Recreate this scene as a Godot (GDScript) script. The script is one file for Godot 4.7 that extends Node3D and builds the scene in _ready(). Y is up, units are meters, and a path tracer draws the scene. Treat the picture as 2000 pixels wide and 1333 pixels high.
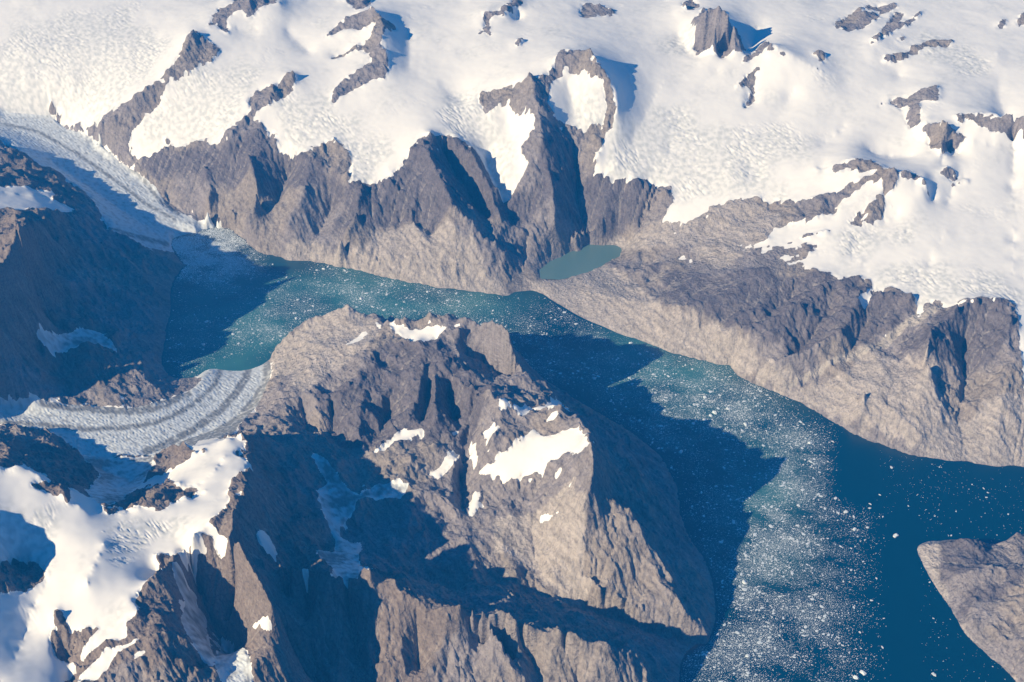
extends Node3D
# A fjord seen from the air: mountains, ice cap and glaciers as one height field that is solved from
# ridge, valley and shore lines, cut into rock, snow and ice pieces, with drifting ice on the water.

const QUAL := 1.0                       # 1 = full grid
const CAM_H := 9000.0
const PITCH := deg_to_rad(34.0)
const FOV := 28.0
const F0 := 6300.0
const F1 := 29500.0
const ICE_RATE := 0.021
const ZK := 700.0 / 1998.0

var NX := int(1340 * QUAL)
var NY := int(1000 * QUAL)
var SX := NX / 2
var SY := NY / 2
var FPX := 666.5 / tan(deg_to_rad(FOV * 0.5))
var cp := cos(PITCH)
var sp := sin(PITCH)
var base := PackedFloat32Array()        # solved heights, SX x SY
var rng := RandomNumberGenerator.new()
var t0 := 0

func lap(what: String) -> void:
	print("%6.1f s  %s" % [(Time.get_ticks_msec() - t0) / 1000.0, what])

# ---------------------------------------------------------------- photo pixel -> world
func ray(px: float, py: float) -> Vector3:
	var y := -(py - 666.5) / FPX
	return Vector3((px - 1000.0) / FPX, y * cp - sp, -(cp + y * sp))

func at(px: float, py: float, h: float) -> Vector3:
	var d := ray(px, py)
	return Vector3(0, CAM_H, 0) + d * ((CAM_H - h) / -d.y)

func half_width(f: float) -> float:
	return 0.374 * 1.42 * (f * cp + CAM_H * sp)

func cell_of(p: Vector3, w: int, h: int) -> Vector2:
	var f := maxf(-p.z, 1000.0)
	return Vector2((p.x / half_width(f) + 1.03) * 0.5 * w - 0.5, log(f / F0) / log(F1 / F0) * h - 0.5)

func height_at(p: Vector3) -> float:
	var c := cell_of(p, SX, SY)
	var x := clampf(c.x, 0.0, SX - 1.001)
	var y := clampf(c.y, 0.0, SY - 1.001)
	var i := int(x)
	var j := int(y)
	var u := x - i
	var v := y - j
	var k := j * SX + i
	return lerpf(lerpf(base[k], base[k + 1], u), lerpf(base[k + SX], base[k + SX + 1], u), v)

func hit(px: float, py: float) -> Vector3:
	var d := ray(px, py).normalized()
	var t := (CAM_H - 2400.0) / -d.y
	var o := Vector3(0, CAM_H, 0)
	while t < 40000.0:
		var p := o + d * t
		var g := p.y - maxf(height_at(p), 0.0)
		if g < 1.0:
			return p
		t += maxf(g * 0.45, 2.0)
	return o + d * t

# ---------------------------------------------------------------- the shape of the land
# each line: x, y in the photograph and metres above the sea, again and again
const LINES := [
	# far ice cap
	[-700,-160,1700, 0,-160,1750, 1000,-160,1900, 2000,-160,1950, 2700,-160,1950],
	[-700,0,1350, 0,0,1420, 300,0,1480, 430,0,1560], [600,0,1600, 900,0,1650], [1150,0,1650, 1300,0,1650], [1600,0,1650, 2000,0,1800, 2600,0,1850],
	[-500,100,1080, 0,100,1100, 200,90,1220, 300,90,1300], [-500,150,860, 0,150,870, 150,150,960], [-500,200,620, 0,195,660, 120,195,690],
	[560,60,1480, 600,100,1380], [800,100,1480, 900,100,1520], [850,160,1380, 900,200,1240], [1300,150,1450, 1250,250,1150, 1200,330,900], [1400,140,1480, 1350,200,1300, 1300,300,980],
	[1550,180,1400, 1500,260,1180], [1650,250,1250, 1600,290,1150], [1720,60,1750, 1700,130,1550, 1760,150,1480], [1950,100,1700, 1950,180,1500, 1980,300,1250, 1980,420,1080, 1980,540,930, 2150,560,950],
	[1750,420,1020, 1650,480,860, 1700,530,790], [1850,450,1030, 1800,540,830], [1500,330,1020, 1400,350,900], [2400,300,1350, 2400,560,1050],
	# nunataks and ribs of the ice cap
	[378,58,1640, 362,88,1530, 345,115,1380, 310,160,1160, 260,200,960, 215,232,760, 192,250,620],
	[545,0,1750, 470,4,1740, 440,18,1690, 415,46,1570], [462,60,1480, 500,60,1490],
	[724,10,1880, 745,36,1800, 750,72,1690, 756,108,1580, 748,136,1500, 700,153,1400, 652,192,1260], [722,42,1700, 680,56,1620, 645,70,1540], [735,82,1620, 690,96,1500, 645,112,1420], [800,70,1530, 800,140,1420],
	[572,147,1420, 548,180,1290, 500,194,1230, 470,235,1060, 440,270,900],
	[1010,0,1800, 975,26,1740, 946,20,1760, 945,45,1680, 955,76,1610], [1015,80,1640], [1010,45,1560],
	[1090,105,1830, 1120,108,1840, 1148,101,1910, 1170,122,1820, 1192,150,1700, 1203,180,1560, 1205,210,1420, 1188,255,1200, 1165,310,980],
	[1090,105,1830, 1068,143,1700, 1035,150,1660, 985,168,1530, 940,180,1420], [1035,150,1700, 1046,185,1600, 1052,225,1440, 1058,270,1260, 1070,320,1040, 1080,370,820, 1084,425,540],
	[1105,165,1560, 1120,205,1370, 1125,250,1180, 1120,300,930, 1130,360,640, 1120,430,380], [960,220,1300, 1000,250,1150, 985,310,950, 972,370,780],
	[1372,32,2020, 1385,18,2100, 1400,13,2140, 1414,20,2110, 1424,42,1990, 1440,75,1780], [1352,72,1680, 1364,45,1880], [1452,88,1660, 1438,62,1860], [1402,88,1690, 1396,55,1920], [1325,72,1560, 1340,96,1530, 1400,108,1520, 1465,102,1500, 1480,60,1540], [1360,8,1750], [1340,3,1850],
	[1505,82,1800, 1540,100,1740, 1600,136,1600, 1655,160,1470, 1720,190,1430, 1770,183,1500, 1832,168,1600], [1790,198,1500, 1795,238,1440, 1815,240,1490, 1850,244,1560, 1838,288,1370, 1840,318,1250, 1850,324,1310, 1885,352,1140], [1875,300,1230, 1790,280,1260, 1760,215,1370],
	[1480,130,1570, 1474,190,1330], [1600,125,1640, 1612,115,1620],
	[1865,225,1540, 1920,220,1580, 2000,236,1600, 2200,250,1600], [1900,275,1390, 2000,290,1330],
	[1590,332,1130, 1630,320,1220, 1675,309,1350, 1715,321,1340, 1740,338,1360, 1790,340,1320, 1810,358,1260, 1822,390,1080], [1735,345,1340, 1728,382,1130], [1860,370,1090, 1850,400,1060], [1700,300,1150, 1780,310,1140],
	# far shore flanks
	[842,248,1300, 824,270,1230, 850,332,1030, 882,392,860, 922,430,680, 972,480,400, 1000,540,110], [846,256,1230, 895,280,1110, 930,318,970, 955,368,780, 975,425,570], [866,300,930, 895,350,720, 925,400,520, 955,440,400], [950,320,800, 985,400,560, 1005,470,330], [760,330,900, 790,400,620, 830,470,400],
	[690,345,830, 600,310,860, 540,280,890], [445,288,830, 455,330,600, 463,382,380, 455,420,230], [482,300,880, 500,345,740, 497,395,540, 480,430,330], [560,350,520, 540,400,330], [605,325,840, 592,380,640, 560,435,400], [650,400,450, 622,455,240], [705,370,760, 690,430,520, 660,480,300], [400,320,600, 410,370,430, 400,410,270], [560,440,320, 545,480,110], [765,352,800, 740,400,600], [480,330,640, 400,330,520, 320,350,300], [560,400,450, 480,410,300, 420,425,130], [650,430,420, 760,430,430, 850,450,420], [600,470,200, 720,500,170, 850,520,190, 930,545,90],
	[330,395,90, 360,415,70, 430,437,40], [250,300,400, 290,345,270],
	[1030,480,230, 1020,530,80], [1090,480,190, 1150,440,330, 1200,400,560], [1240,460,260, 1260,420,480, 1300,375,760], [1165,345,800, 1250,355,820],
	[1220,520,170, 1330,500,400, 1420,440,650, 1520,400,860], [1150,570,120, 1250,590,230, 1350,600,420, 1440,560,600, 1530,520,720], [1550,470,790, 1600,500,790],
	[1400,650,300, 1480,640,480, 1560,600,640, 1610,550,760], [1500,720,200, 1580,690,420, 1650,640,600, 1690,560,780], [1720,580,720, 1780,590,760, 1790,620,660], [1640,585,640, 1592,650,430, 1545,712,200], [1705,590,660, 1690,640,490, 1660,692,340], [1560,565,620, 1500,618,450], [1740,770,310, 1720,820,170], [1690,770,330, 1680,820,150],
	[1815,600,770, 1750,650,560, 1690,690,420, 1600,735,200, 1540,765,40], [1830,612,800, 1880,598,880, 1930,588,930, 1968,592,930, 1976,625,880],
	[1870,600,920, 1825,636,830, 1812,666,770, 1815,716,610, 1828,760,450], [1700,720,400, 1760,710,470, 1830,735,470, 1840,800,300], [1650,760,230, 1750,800,280, 1800,850,150], [1880,680,470, 1885,750,320, 1870,820,180, 1890,890,25], [1985,700,640, 1960,780,430, 1950,850,200], [2050,650,800, 2100,760,500, 2100,860,200],
	# upper left outlet glacier and its near wall
	[-300,200,640, -100,225,560, 0,245,500, 100,280,400, 200,330,270, 280,380,170, 350,430,90, 385,448,55], [0,222,520, 100,232,450, 200,290,330, 300,375,160], [100,320,380, 180,370,250, 250,420,160, 330,465,60],
	[-300,230,900, -60,268,760, 0,288,700, 60,325,640, 112,348,600, 145,368,480], [-300,340,1250, 0,374,920, 60,381,870, 120,394,690, 150,382,520],
	[-300,430,1600, 0,424,1150, 25,430,1220, 45,440,1400, 34,452,1640, 14,500,1480, -8,545,1400, -22,590,1300, -80,640,1380, -250,680,1400], [45,440,1400, 95,425,1000, 128,408,700, 165,402,480], [100,470,820, 190,480,450, 260,490,250, 300,500,150, 360,518,15], [90,520,760, 200,550,330, 300,565,120], [60,570,860, 120,595,520, 200,620,300, 300,650,80],
	[-22,592,1290, 12,612,1080, 40,640,880, 78,690,470], [90,640,430, 150,655,360, 210,675,270], [95,740,320, 130,705,330, 175,678,420, 215,690,360, 260,720,220, 320,735,40], [120,770,220, 220,775,200, 300,780,170, 330,770,120],
	[-300,740,950, -200,730,850, -130,760,650], [-400,850,1100, -250,830,720], [-350,930,1800, -200,1000,1720, -160,1080,1650, -220,1160,1500],
	# lower left glacier
	[-300,790,330, 0,795,280, 80,805,250, 200,803,205, 300,798,170, 360,778,130, 392,745,90, 408,722,40], [-300,850,350, 0,828,270, 150,850,220, 300,848,170, 400,800,110, 460,745,60], [160,890,215, 250,890,195, 310,880,175, 370,855,150, 450,825,120, 495,785,90, 518,740,60, 527,706,25],
	[-200,880,560, 0,840,440, 60,852,420, 110,876,380, 155,905,300], [200,920,260, 260,940,300, 220,960,420],
	# central mountain
	[530,692,25, 560,655,230, 610,625,470, 650,610,620, 680,602,720, 708,618,700, 760,632,780, 800,633,820, 850,622,900, 920,627,985, 965,636,1050, 992,655,1060, 1000,690,880, 1025,730,800, 1062,748,740, 1083,772,570, 1112,790,340], [905,690,740, 945,715,600, 985,745,500, 1030,775,430, 1075,795,380],
	[770,645,790, 815,668,820, 870,652,900, 900,642,980], [815,670,820, 760,700,740, 700,730,640, 640,760,520, 560,790,420, 525,810,400, 510,835,390], [570,700,330, 540,730,180], [600,740,440, 620,700,520],
	[854,667,870, 850,700,850, 879,725,830, 909,748,830, 931,774,860, 985,783,980, 1040,802,790, 1095,788,1050, 1118,818,880, 1140,845,1020, 1156,885,1250, 1160,915,1180, 1149,955,1060, 1140,985,930, 1147,1010,850, 1136,1042,700, 1150,1080,560, 1152,1115,450, 1175,1165,320],
	[575,764,480, 631,781,530, 706,771,590, 744,775,600, 785,722,720, 826,718,780], [610,830,370, 660,870,340, 720,885,340], [826,715,820, 822,764,740, 800,810,600, 785,840,500], [850,702,860, 848,770,760, 852,822,640, 840,870,500], [836,770,600, 825,830,460], [875,770,600, 890,830,470], [760,800,430, 745,850,340], [650,800,390, 652,850,290], [704,793,570, 700,850,450], [618,796,480, 626,845,390], [590,800,350, 600,840,320], [924,792,680, 916,842,520, 909,882,420, 897,938,330, 905,992,290], [897,878,640, 882,922,520, 886,972,400], [1150,830,620, 1210,850,260],  [985,800,930, 960,870,760, 930,960,480, 920,1020,350], [1060,880,850, 1040,960,600, 1040,1050,380, 1060,1130,230],
	[1180,1035,680, 1205,1020,730, 1232,1003,760, 1262,1068,570, 1290,1140,400, 1340,1200,240, 1385,1245,40], [1220,920,650, 1290,960,280], [1120,1100,430, 1180,1150,330, 1250,1200,180, 1320,1245,60], [1200,985,700, 1265,1000,520],
	# hanging valley in the shade
	[640,890,480, 640,960,430, 670,1050,390, 740,1090,340, 820,1125,285, 900,1145,235, 1000,1150,185, 1080,1172,145, 1180,1205,85, 1300,1246,30, 1385,1258,2], [560,860,520, 600,900,520, 610,1000,500, 640,1080,420],
	# near ridge
	[545,1092,1000, 556,1099,960, 586,1109,930, 624,1107,940, 650,1131,870, 661,1139,850, 695,1135,870, 714,1108,960, 732,1142,870, 770,1138,890, 785,1161,850, 807,1160,870, 822,1184,800, 841,1195,790, 875,1183,860, 905,1191,830, 924,1195,830, 928,1211,760, 940,1202,810, 987,1192,840, 1010,1216,750, 1060,1228,710, 1120,1246,670, 1190,1265,610, 1250,1286,380, 1300,1300,90],
	[624,1109,930, 618,1180,680, 640,1240,470, 660,1300,290], [600,1160,640, 600,1220,470], [714,1112,950, 710,1180,720, 725,1225,570, 735,1290,370], [676,1170,600, 690,1230,430, 700,1290,290], [785,1165,840, 770,1230,590, 760,1290,400], [815,1200,690, 816,1260,450, 815,1310,320], [875,1190,840, 880,1250,590, 872,1320,330], [905,1206,740, 924,1246,530, 969,1287,350, 995,1325,230], [950,1204,790, 965,1240,700, 984,1259,640, 1000,1300,480, 1030,1335,390], [1012,1238,600, 1040,1290,390, 1060,1335,280], [1100,1262,560, 1110,1300,420, 1130,1340,250], [560,1250,480, 600,1330,260, 700,1380,180, 900,1400,150, 1200,1400,100],
	# near snow mountain
	[345,875,850, 400,868,960, 455,858,1010, 492,850,930, 502,843,820], [492,852,930, 484,893,1070, 470,930,1150, 482,960,1200, 455,1000,1340, 452,1025,1400, 445,1048,1420], [445,1048,1420, 470,1075,1430, 500,1115,1430, 530,1170,1330, 548,1205,1080, 556,1240,800],
	[-100,930,1500, 0,915,1400, 42,908,1420, 95,940,1330, 130,970,1250, 170,1000,1210], [230,1000,1150, 300,985,1120, 340,985,1110, 400,960,1120], [330,945,1000, 390,945,1060, 420,920,1080, 440,890,1050], [250,990,900, 300,950,650, 330,920,480],
	[420,1010,1310, 380,1050,1270, 345,1078,1240, 300,1118,1235, 272,1160,1225, 264,1200,1210, 256,1242,1150], [200,1060,1235, 170,1140,1200], [100,1050,1150, 100,1120,1080, 60,1200,1020, 30,1290,1000], [0,1080,1180, 40,1110,1000, 80,1100,1040], [-200,1330,1150, 0,1330,1050],
	[110,1200,1150, 130,1290,900, 140,1340,800], [265,1255,1150, 300,1245,1170, 345,1237,1160, 375,1260,1050, 395,1320,780], [330,1110,1040, 305,1165,930, 335,1195,660], [360,1090,1020, 390,1160,720, 420,1240,500, 470,1320,330], [540,1060,760, 570,1000,620], [480,1150,780, 450,1220,560], [590,1130,560, 560,1180,520],
	# near headland
	[1800,1066,40, 1850,1062,100, 1905,1058,170, 1940,1075,90, 1990,1045,170, 2100,1060,300], [1850,1110,110, 1920,1120,190, 2000,1130,260, 2100,1200,350], [1900,1210,90, 1960,1220,170, 2050,1280,300],
]

# sea and lake shores, in photo pixels
const SEA := [1330,1440, 1335,1300, 1385,1255, 1408,1222, 1402,1140, 1388,1092, 1350,1050, 1330,1000, 1332,950, 1300,890, 1250,848, 1170,802, 1110,768, 1050,728, 1014,702, 992,672, 900,642, 800,638, 700,628, 620,640, 565,662, 535,683, 525,700, 490,708, 450,713, 430,708, 400,718, 385,730, 360,730, 335,732, 320,705, 330,655, 345,610, 338,565, 365,520, 345,490, 330,472, 380,455, 440,440, 466,458, 500,492, 545,504, 560,509, 600,511, 680,524, 760,545, 850,562, 930,572, 1000,583, 1003,575, 1040,571, 1060,578, 1080,600, 1120,622, 1190,650, 1280,680, 1360,705, 1425,715, 1440,735, 1470,750, 1510,765, 1560,790, 1620,825, 1690,860, 1760,886, 1850,906, 1920,912, 2000,916, 2300,935, 2300,1020, 2000,1045, 1950,1062, 1880,1050, 1810,1052, 1784,1066, 1784,1092, 1800,1122, 1820,1152, 1860,1212, 1900,1262, 1960,1312, 1985,1335, 2060,1440]
const LAKE := [1055,530, 1060,540, 1098,542, 1130,535, 1170,520, 1203,501, 1209,490, 1192,477, 1152,476, 1120,488, 1085,505]
const LAKE_Y := 70.0

# what covers the land: "s" snow, "r" rock, "g" crevassed glacier ice, "d" ice darkened for rubble and for shade painted in; then the corner of an
# enlarged view of the photograph and points in that view. Later ones lie over earlier ones.
const COVER := [
	["s", 0, 0, [-900,-900, 6800,-900, 6800,2300, 5720,2300, 5690,1940, 5660,1700, 5480,1660, 5300,1690, 5200,1680, 5080,1655, 4980,1600, 4880,1610, 4850,1560, 4680,1545, 4560,1510, 4460,1465, 4540,1400, 4580,1360, 4300,1340, 4450,1250, 4540,1130, 4360,1125, 4220,1110, 4000,1130, 3900,1210, 3820,1245, 3680,1240, 3760,1120, 3740,1040, 3600,1010, 3500,1005, 3320,990, 3330,860, 3390,720, 3440,600, 3100,1000, 2970,1000, 2880,1060, 2780,1070, 2740,1010, 2690,900, 2650,840, 2560,780, 2470,745, 2400,735, 2330,770, 2250,900, 2180,1000, 2100,1025, 1950,1015, 1960,860, 1860,780, 1770,820, 1700,860, 1560,840, 1520,740, 1440,690, 1380,700, 1300,690, 1220,800, 1100,790, 1000,830, 960,800, 880,850, 760,880, 700,870, 600,700, 500,700, 300,680, 0,630, -900,600]],
	["g", 0, 0, [-900,600, 0,610, 120,640, 280,650, 380,720, 480,750, 560,790, 640,880, 760,960, 860,1030, 920,1130, 1000,1180, 1100,1235, 1180,1230, 1260,1280, 1100,1330, 1000,1400, 800,1380, 600,1270, 540,1150, 480,1070, 320,960, 240,930, 130,860, 0,770, -900,700]],
	["r", 0, 0, [1080,170, 1130,200, 1230,280, 1180,350, 1060,410, 930,490, 900,560, 800,650, 740,740, 720,800, 700,870, 650,880, 560,780, 520,720, 540,680, 640,610, 760,540, 890,450, 960,370, 1000,280, 1040,210]],
	["r", 0, 0, [1215,40, 1290,10, 1310,-30, 1560,-30, 1540,20, 1480,25, 1400,100, 1380,100, 1350,60, 1290,65, 1260,110, 1280,200, 1240,180, 1210,135, 1160,150, 1190,90]],
	["r", 0, 0, [1600,410, 1650,425, 1640,490, 1560,560, 1500,595, 1430,610, 1400,660, 1470,700, 1540,780, 1550,840, 1200,840, 1240,780, 1270,730, 1340,660, 1400,600, 1380,550, 1430,500, 1560,470]],
	["r", 0, 0, [260,565, 340,600, 320,640, 340,690, 310,670, 280,620]],
	["r", 0, 0, [890,765, 950,760, 940,785, 900,785]],
	["r", 650, 0, [20,-30, 200,-30, 220,30, 150,60, 60,10]],
	["r", 650, 0, [0,150, 60,115, 130,70, 215,30, 250,80, 270,100, 330,130, 355,160, 300,170, 270,220, 270,280, 300,290, 310,340, 320,380, 290,440, 190,460, 100,500, 40,540, 0,585, -10,585, -15,560, 10,500, 60,450, 140,400, 170,365, 220,340, 200,300, 160,285, 100,300, 0,330, -30,335, 0,310, 100,270, 180,240, 220,190, 240,130, 215,120, 180,165, 120,160, 50,155, 0,190, -40,210, -30,190]],
	["r", 650, 0, [845,60, 930,65, 990,10, 1010,-20, 1080,-20, 1060,20, 980,85, 930,85, 880,100, 870,130, 890,220, 870,200, 840,175, 790,215, 830,160, 850,130]],
	["r", 650, 0, [1030,215, 1070,235, 1030,270, 1010,255]],
	["r", 650, 0, [1390,30, 1430,20, 1530,50, 1580,60, 1570,90, 1480,90, 1430,100, 1380,80]],
	["r", 650, 0, [890,620, 850,630, 815,580, 820,510, 960,465, 1110,430, 1150,430, 1230,370, 1265,285, 1405,285, 1480,360, 1545,440, 1575,560, 1590,600, 1560,690, 1500,770, 1460,850, 1430,930, 1480,1000, 1300,1333, 1000,1333, 1000,1080, 1050,990, 1085,940, 1040,840, 1110,700, 1140,650, 1120,650, 1050,660, 1000,620, 990,590, 930,590]],
	["s", 650, 0, [1300,360, 1320,400, 1380,410, 1430,420, 1450,460, 1500,480, 1530,580, 1520,640, 1440,700, 1390,735, 1340,710, 1300,690, 1240,640, 1200,560, 1210,470, 1270,430, 1280,380]],
	["r", 1300, 0, [215,45, 290,40, 330,60, 345,110, 400,180, 460,270, 430,300, 370,290, 300,280, 240,240, 190,180, 130,140, 180,100]],
	["r", 1300, 0, [90,10, 150,-10, 195,30, 150,55, 90,45]],
	["r", 1300, 0, [560,235, 590,240, 640,280, 680,310, 660,315, 600,290, 560,280, 500,320, 440,360, 430,340, 470,290]],
	["r", 1300, 0, [530,360, 500,420, 500,560, 430,610, 450,560, 480,500, 460,480, 360,505, 420,455, 470,400]],
	["r", 1300, 0, [850,290, 890,300, 900,360, 870,350, 850,320, 820,310]],
	["r", 1300, 0, [770,345, 880,400, 900,430, 870,410, 790,365]],
	["r", 1300, 0, [1520,480, 1525,510, 1540,550, 1500,565, 1420,560, 1415,600, 1430,660, 1420,720, 1390,700, 1330,670, 1360,620, 1360,570, 1300,595, 1250,570, 1180,600, 1190,575, 1300,540, 1400,510]],
	["r", 1300, 0, [1440,700, 1480,690, 1600,715, 1690,770, 1640,810, 1560,850, 1550,890, 1520,840, 1470,830, 1475,780, 1420,740]],
	["r", 1300, 0, [1610,640, 1700,630, 1770,640, 1820,665, 2300,670, 2300,800, 1998,770, 1970,735, 1880,755, 1800,720, 1720,690, 1640,695]],
	["r", 1300, 0, [1560,930, 1600,950, 1700,1010, 1700,1020, 1600,1025, 1560,990, 1515,985]],
	["r", 1300, 0, [820,955, 1000,895, 1080,880, 1170,900, 1200,940, 1310,975, 1400,970, 1440,1000, 1490,1130, 1430,1040, 1390,1005, 1330,1000, 1290,1015, 1260,1070, 1220,1090, 1200,1030, 1140,1015, 1060,1070, 980,1110, 950,1180, 820,1230, 740,1260, 640,1270, 600,1250, 650,1210, 740,1150, 840,1100, 1000,1050, 1080,1010, 1180,960, 1100,950, 960,970, 880,955]],
	["r", 1300, 0, [1220,1090, 1220,1230, 1130,1250, 1020,1260, 900,1310, 820,1333, 690,1320, 840,1290, 1000,1230, 1080,1190]],
	["r", 1300, 0, [940,120, 1060,60, 1130,30, 1280,25, 1300,45, 1210,60, 1180,110, 1100,150, 1020,170, 950,150]],
	["s", 1300, 0, [1090,60, 1200,50, 1180,65, 1100,75]],
	["r", 1300, 0, [1330,70, 1310,110, 1250,150, 1370,100, 1450,50, 1430,80, 1360,150, 1280,170, 1210,220, 1130,260, 1150,220, 1210,170, 1240,110, 1280,70]],
	["r", 1300, 0, [1210,350, 1220,315, 1350,295, 1380,260, 1480,230, 1600,230, 1580,260, 1450,270, 1380,310, 1280,355]],
	["r", 1300, 0, [1280,255, 1300,215, 1350,200, 1340,220]],
	["r", 1300, 0, [1840,155, 1870,115, 1905,120, 1890,155]],
	["r", 1300, 0, [1950,130, 1998,70, 2100,60, 2100,150, 1970,145]],
	# right hand snow edge and patches
	["s", 1300, 433, [560,90, 600,60, 700,10, 1000,0, 1040,10, 960,50, 830,70, 700,90, 660,110]],
	["s", 1300, 433, [405,145, 520,120, 650,98, 655,122, 530,146]], ["s", 1300, 433, [590,212, 690,176, 755,166, 750,190, 680,206]], ["s", 1300, 433, [640,150, 720,105, 800,95, 790,118, 700,150]], ["s", 1300, 433, [500,178, 590,146, 600,162, 520,186]], ["s", 1300, 433, [780,150, 880,112, 990,78, 1000,96, 880,140]], ["s", 1300, 433, [60,200, 150,198, 150,212, 70,214]],
	["s", 1300, 433, [650,230, 740,215, 730,235, 680,240]], ["s", 1300, 433, [740,260, 790,220, 900,195, 890,240, 850,260]], ["s", 1300, 433, [1090,400, 1135,410, 1135,480, 1110,500, 1070,450]], ["s", 1300, 433, [1180,630, 1240,635, 1200,650]], ["s", 1300, 433, [1000,725, 1020,690, 1070,640, 1085,640, 1045,690]],
	["s", 1300, 433, [1130,375, 1160,410, 1100,410]], ["r", 1300, 433, [1170,400, 1230,370, 1270,370, 1260,395, 1190,425]], ["r", 1300, 433, [1430,510, 1440,460, 1470,440, 1530,445, 1525,470, 1480,490]],
	["s", 1300, 433, [1390,420, 1440,440, 1430,520, 1400,520]],
	# left wall
	["s", 0, 0, [-600,1000, 0,1040, 100,1045, 310,1080, 290,1120, 420,1165, 370,1185, 150,1165, 120,1185, 60,1165, 0,1180, -600,1150]],
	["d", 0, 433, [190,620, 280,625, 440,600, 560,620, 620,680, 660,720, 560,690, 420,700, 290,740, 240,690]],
	["g", 0, 433, [-800,1000, 0,1015, 220,990, 400,1020, 560,1035, 700,1045, 830,1030, 920,1000, 1060,940, 1130,880, 1080,850, 1170,785, 1240,800, 1340,795, 1380,785, 1480,750, 1510,800, 1510,850, 1460,990, 1380,1080, 1300,1180, 1030,1250, 900,1290, 760,1310, 470,1310, 380,1230, 200,1160, 80,1130, -800,1130]],
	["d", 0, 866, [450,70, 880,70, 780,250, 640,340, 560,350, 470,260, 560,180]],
	# central mountain patches
	["s", 650, 433, [310,575, 400,590, 490,605, 600,590, 730,570, 640,595, 580,650, 500,678, 450,680, 380,650, 340,610]], ["s", 650, 433, [200,565, 275,570, 250,580]],
	["s", 650, 433, [920,1000, 960,980, 985,1000, 960,1050, 930,1030]], ["s", 650, 433, [1000,1010, 1100,1030, 1180,1025, 1220,1005, 1280,1010, 1290,1040, 1340,1090, 1280,1050, 1220,1040, 1170,1050, 1110,1040, 1080,1090, 1050,1080]],
	["s", 650, 433, [1220,1080, 1260,1075, 1240,1110, 1190,1120]],
	["s", 650, 433, [1120,1150, 1170,1190, 1240,1190, 1320,1150, 1360,1160, 1400,1190, 1430,1260, 1360,1290, 1290,1300, 1220,1330, 1180,1390, 1110,1400, 1060,1390, 1000,1440, 960,1450, 930,1400, 860,1420, 800,1390, 900,1330, 1010,1260]],
	["s", 650, 433, [830,1190, 880,1160, 940,1140, 900,1190, 870,1220]], ["s", 650, 433, [220,1305, 300,1250, 380,1180, 470,1160, 530,1145, 450,1200, 380,1230, 300,1280]], ["s", 650, 433, [640,720, 690,722, 660,730]],
	["s", 650, 433, [400,1250, 540,1150, 520,1170, 440,1230]], ["s", 650, 433, [60,700, 180,610, 200,620, 110,690]], ["s", 650, 433, [655,1200, 700,1170, 705,1190, 670,1210]],
	["s", 650, 866, [520,170, 600,120, 720,60, 710,120, 590,190]], ["s", 650, 866, [790,250, 835,270, 800,370, 770,420, 750,360]], ["s", 650, 866, [1150,390, 1200,400, 1290,360, 1290,380, 1190,440, 1155,430]], ["s", 650, 866, [1080,190, 1130,190, 1120,230, 1090,220]], ["s", 650, 866, [1240,200, 1270,150, 1280,160, 1255,205]], ["s", 650, 866, [1305,230, 1335,215, 1330,250, 1310,255]], ["s", 650, 866, [905,390, 920,375, 915,415]],
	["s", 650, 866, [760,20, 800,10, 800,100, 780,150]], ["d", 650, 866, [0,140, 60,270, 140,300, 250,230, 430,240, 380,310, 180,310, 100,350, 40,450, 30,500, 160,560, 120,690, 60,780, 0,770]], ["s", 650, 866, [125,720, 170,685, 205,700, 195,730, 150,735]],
	# near snow mountain
	["s", 0, 866, [1035,20, 1100,-10, 1200,-30, 1330,-30, 1380,0, 1300,40, 1340,80, 1400,130, 1350,170, 1290,210, 1270,270, 1280,340, 1210,410, 1160,450, 1190,480, 1260,510, 1285,545, 1200,600, 1100,690, 1060,700, 1030,650, 1010,620, 900,620, 860,640, 900,700, 840,760, 790,800, 740,870, 770,890, 760,940, 700,1010, 730,1060, 690,1090, 600,1110, 540,1140, 440,1210, 380,1320, 300,1450, -900,1450, -900,100, 0,150, 130,120, 200,150, 290,210, 405,260, 480,290, 560,350, 590,400, 650,380, 740,260, 840,190, 930,130, 1010,120, 1040,70]],
	["r", 0, 866, [160,235, 290,215, 340,240, 390,270, 405,320, 380,345, 330,300, 230,260]], ["r", 0, 866, [650,340, 700,300, 760,275, 830,240, 910,230, 930,205, 965,215, 990,240, 1090,240, 1100,270, 1050,310, 960,330, 930,360, 880,380, 780,350, 700,370]], ["r", 0, 866, [870,80, 900,60, 980,20, 1040,30, 1095,60, 1060,90, 1000,120, 950,160, 870,190, 800,220, 770,255, 820,180]],
	["r", 0, 866, [1120,45, 1145,40, 1140,70]], ["r", 0, 866, [-400,640, 0,650, 60,640, 150,640, 220,680, 260,740, 200,800, 110,830, 0,850, -400,850]], ["r", 0, 866, [300,935, 350,950, 370,1010, 400,1045, 480,1040, 550,1030, 490,1120, 430,1210, 370,1220, 300,1180, 270,1090, 300,1000]],
	["r", 0, 866, [1050,570, 1100,540, 1190,525, 1215,545, 1150,590, 1080,630, 1020,650, 1015,620]],
	["s", 0, 866, [770,1090, 640,1190, 540,1333, 430,1333, 520,1230, 620,1150]], ["s", 0, 866, [770,1140, 815,1155, 740,1220, 740,1190]], ["d", 0, 866, [950,650, 1010,690, 1040,800, 1100,850, 1090,900, 1150,980, 1150,1080, 1200,1200, 1180,1250, 1120,1200, 1060,1090, 1010,1000, 1030,880, 980,780]],
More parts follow.
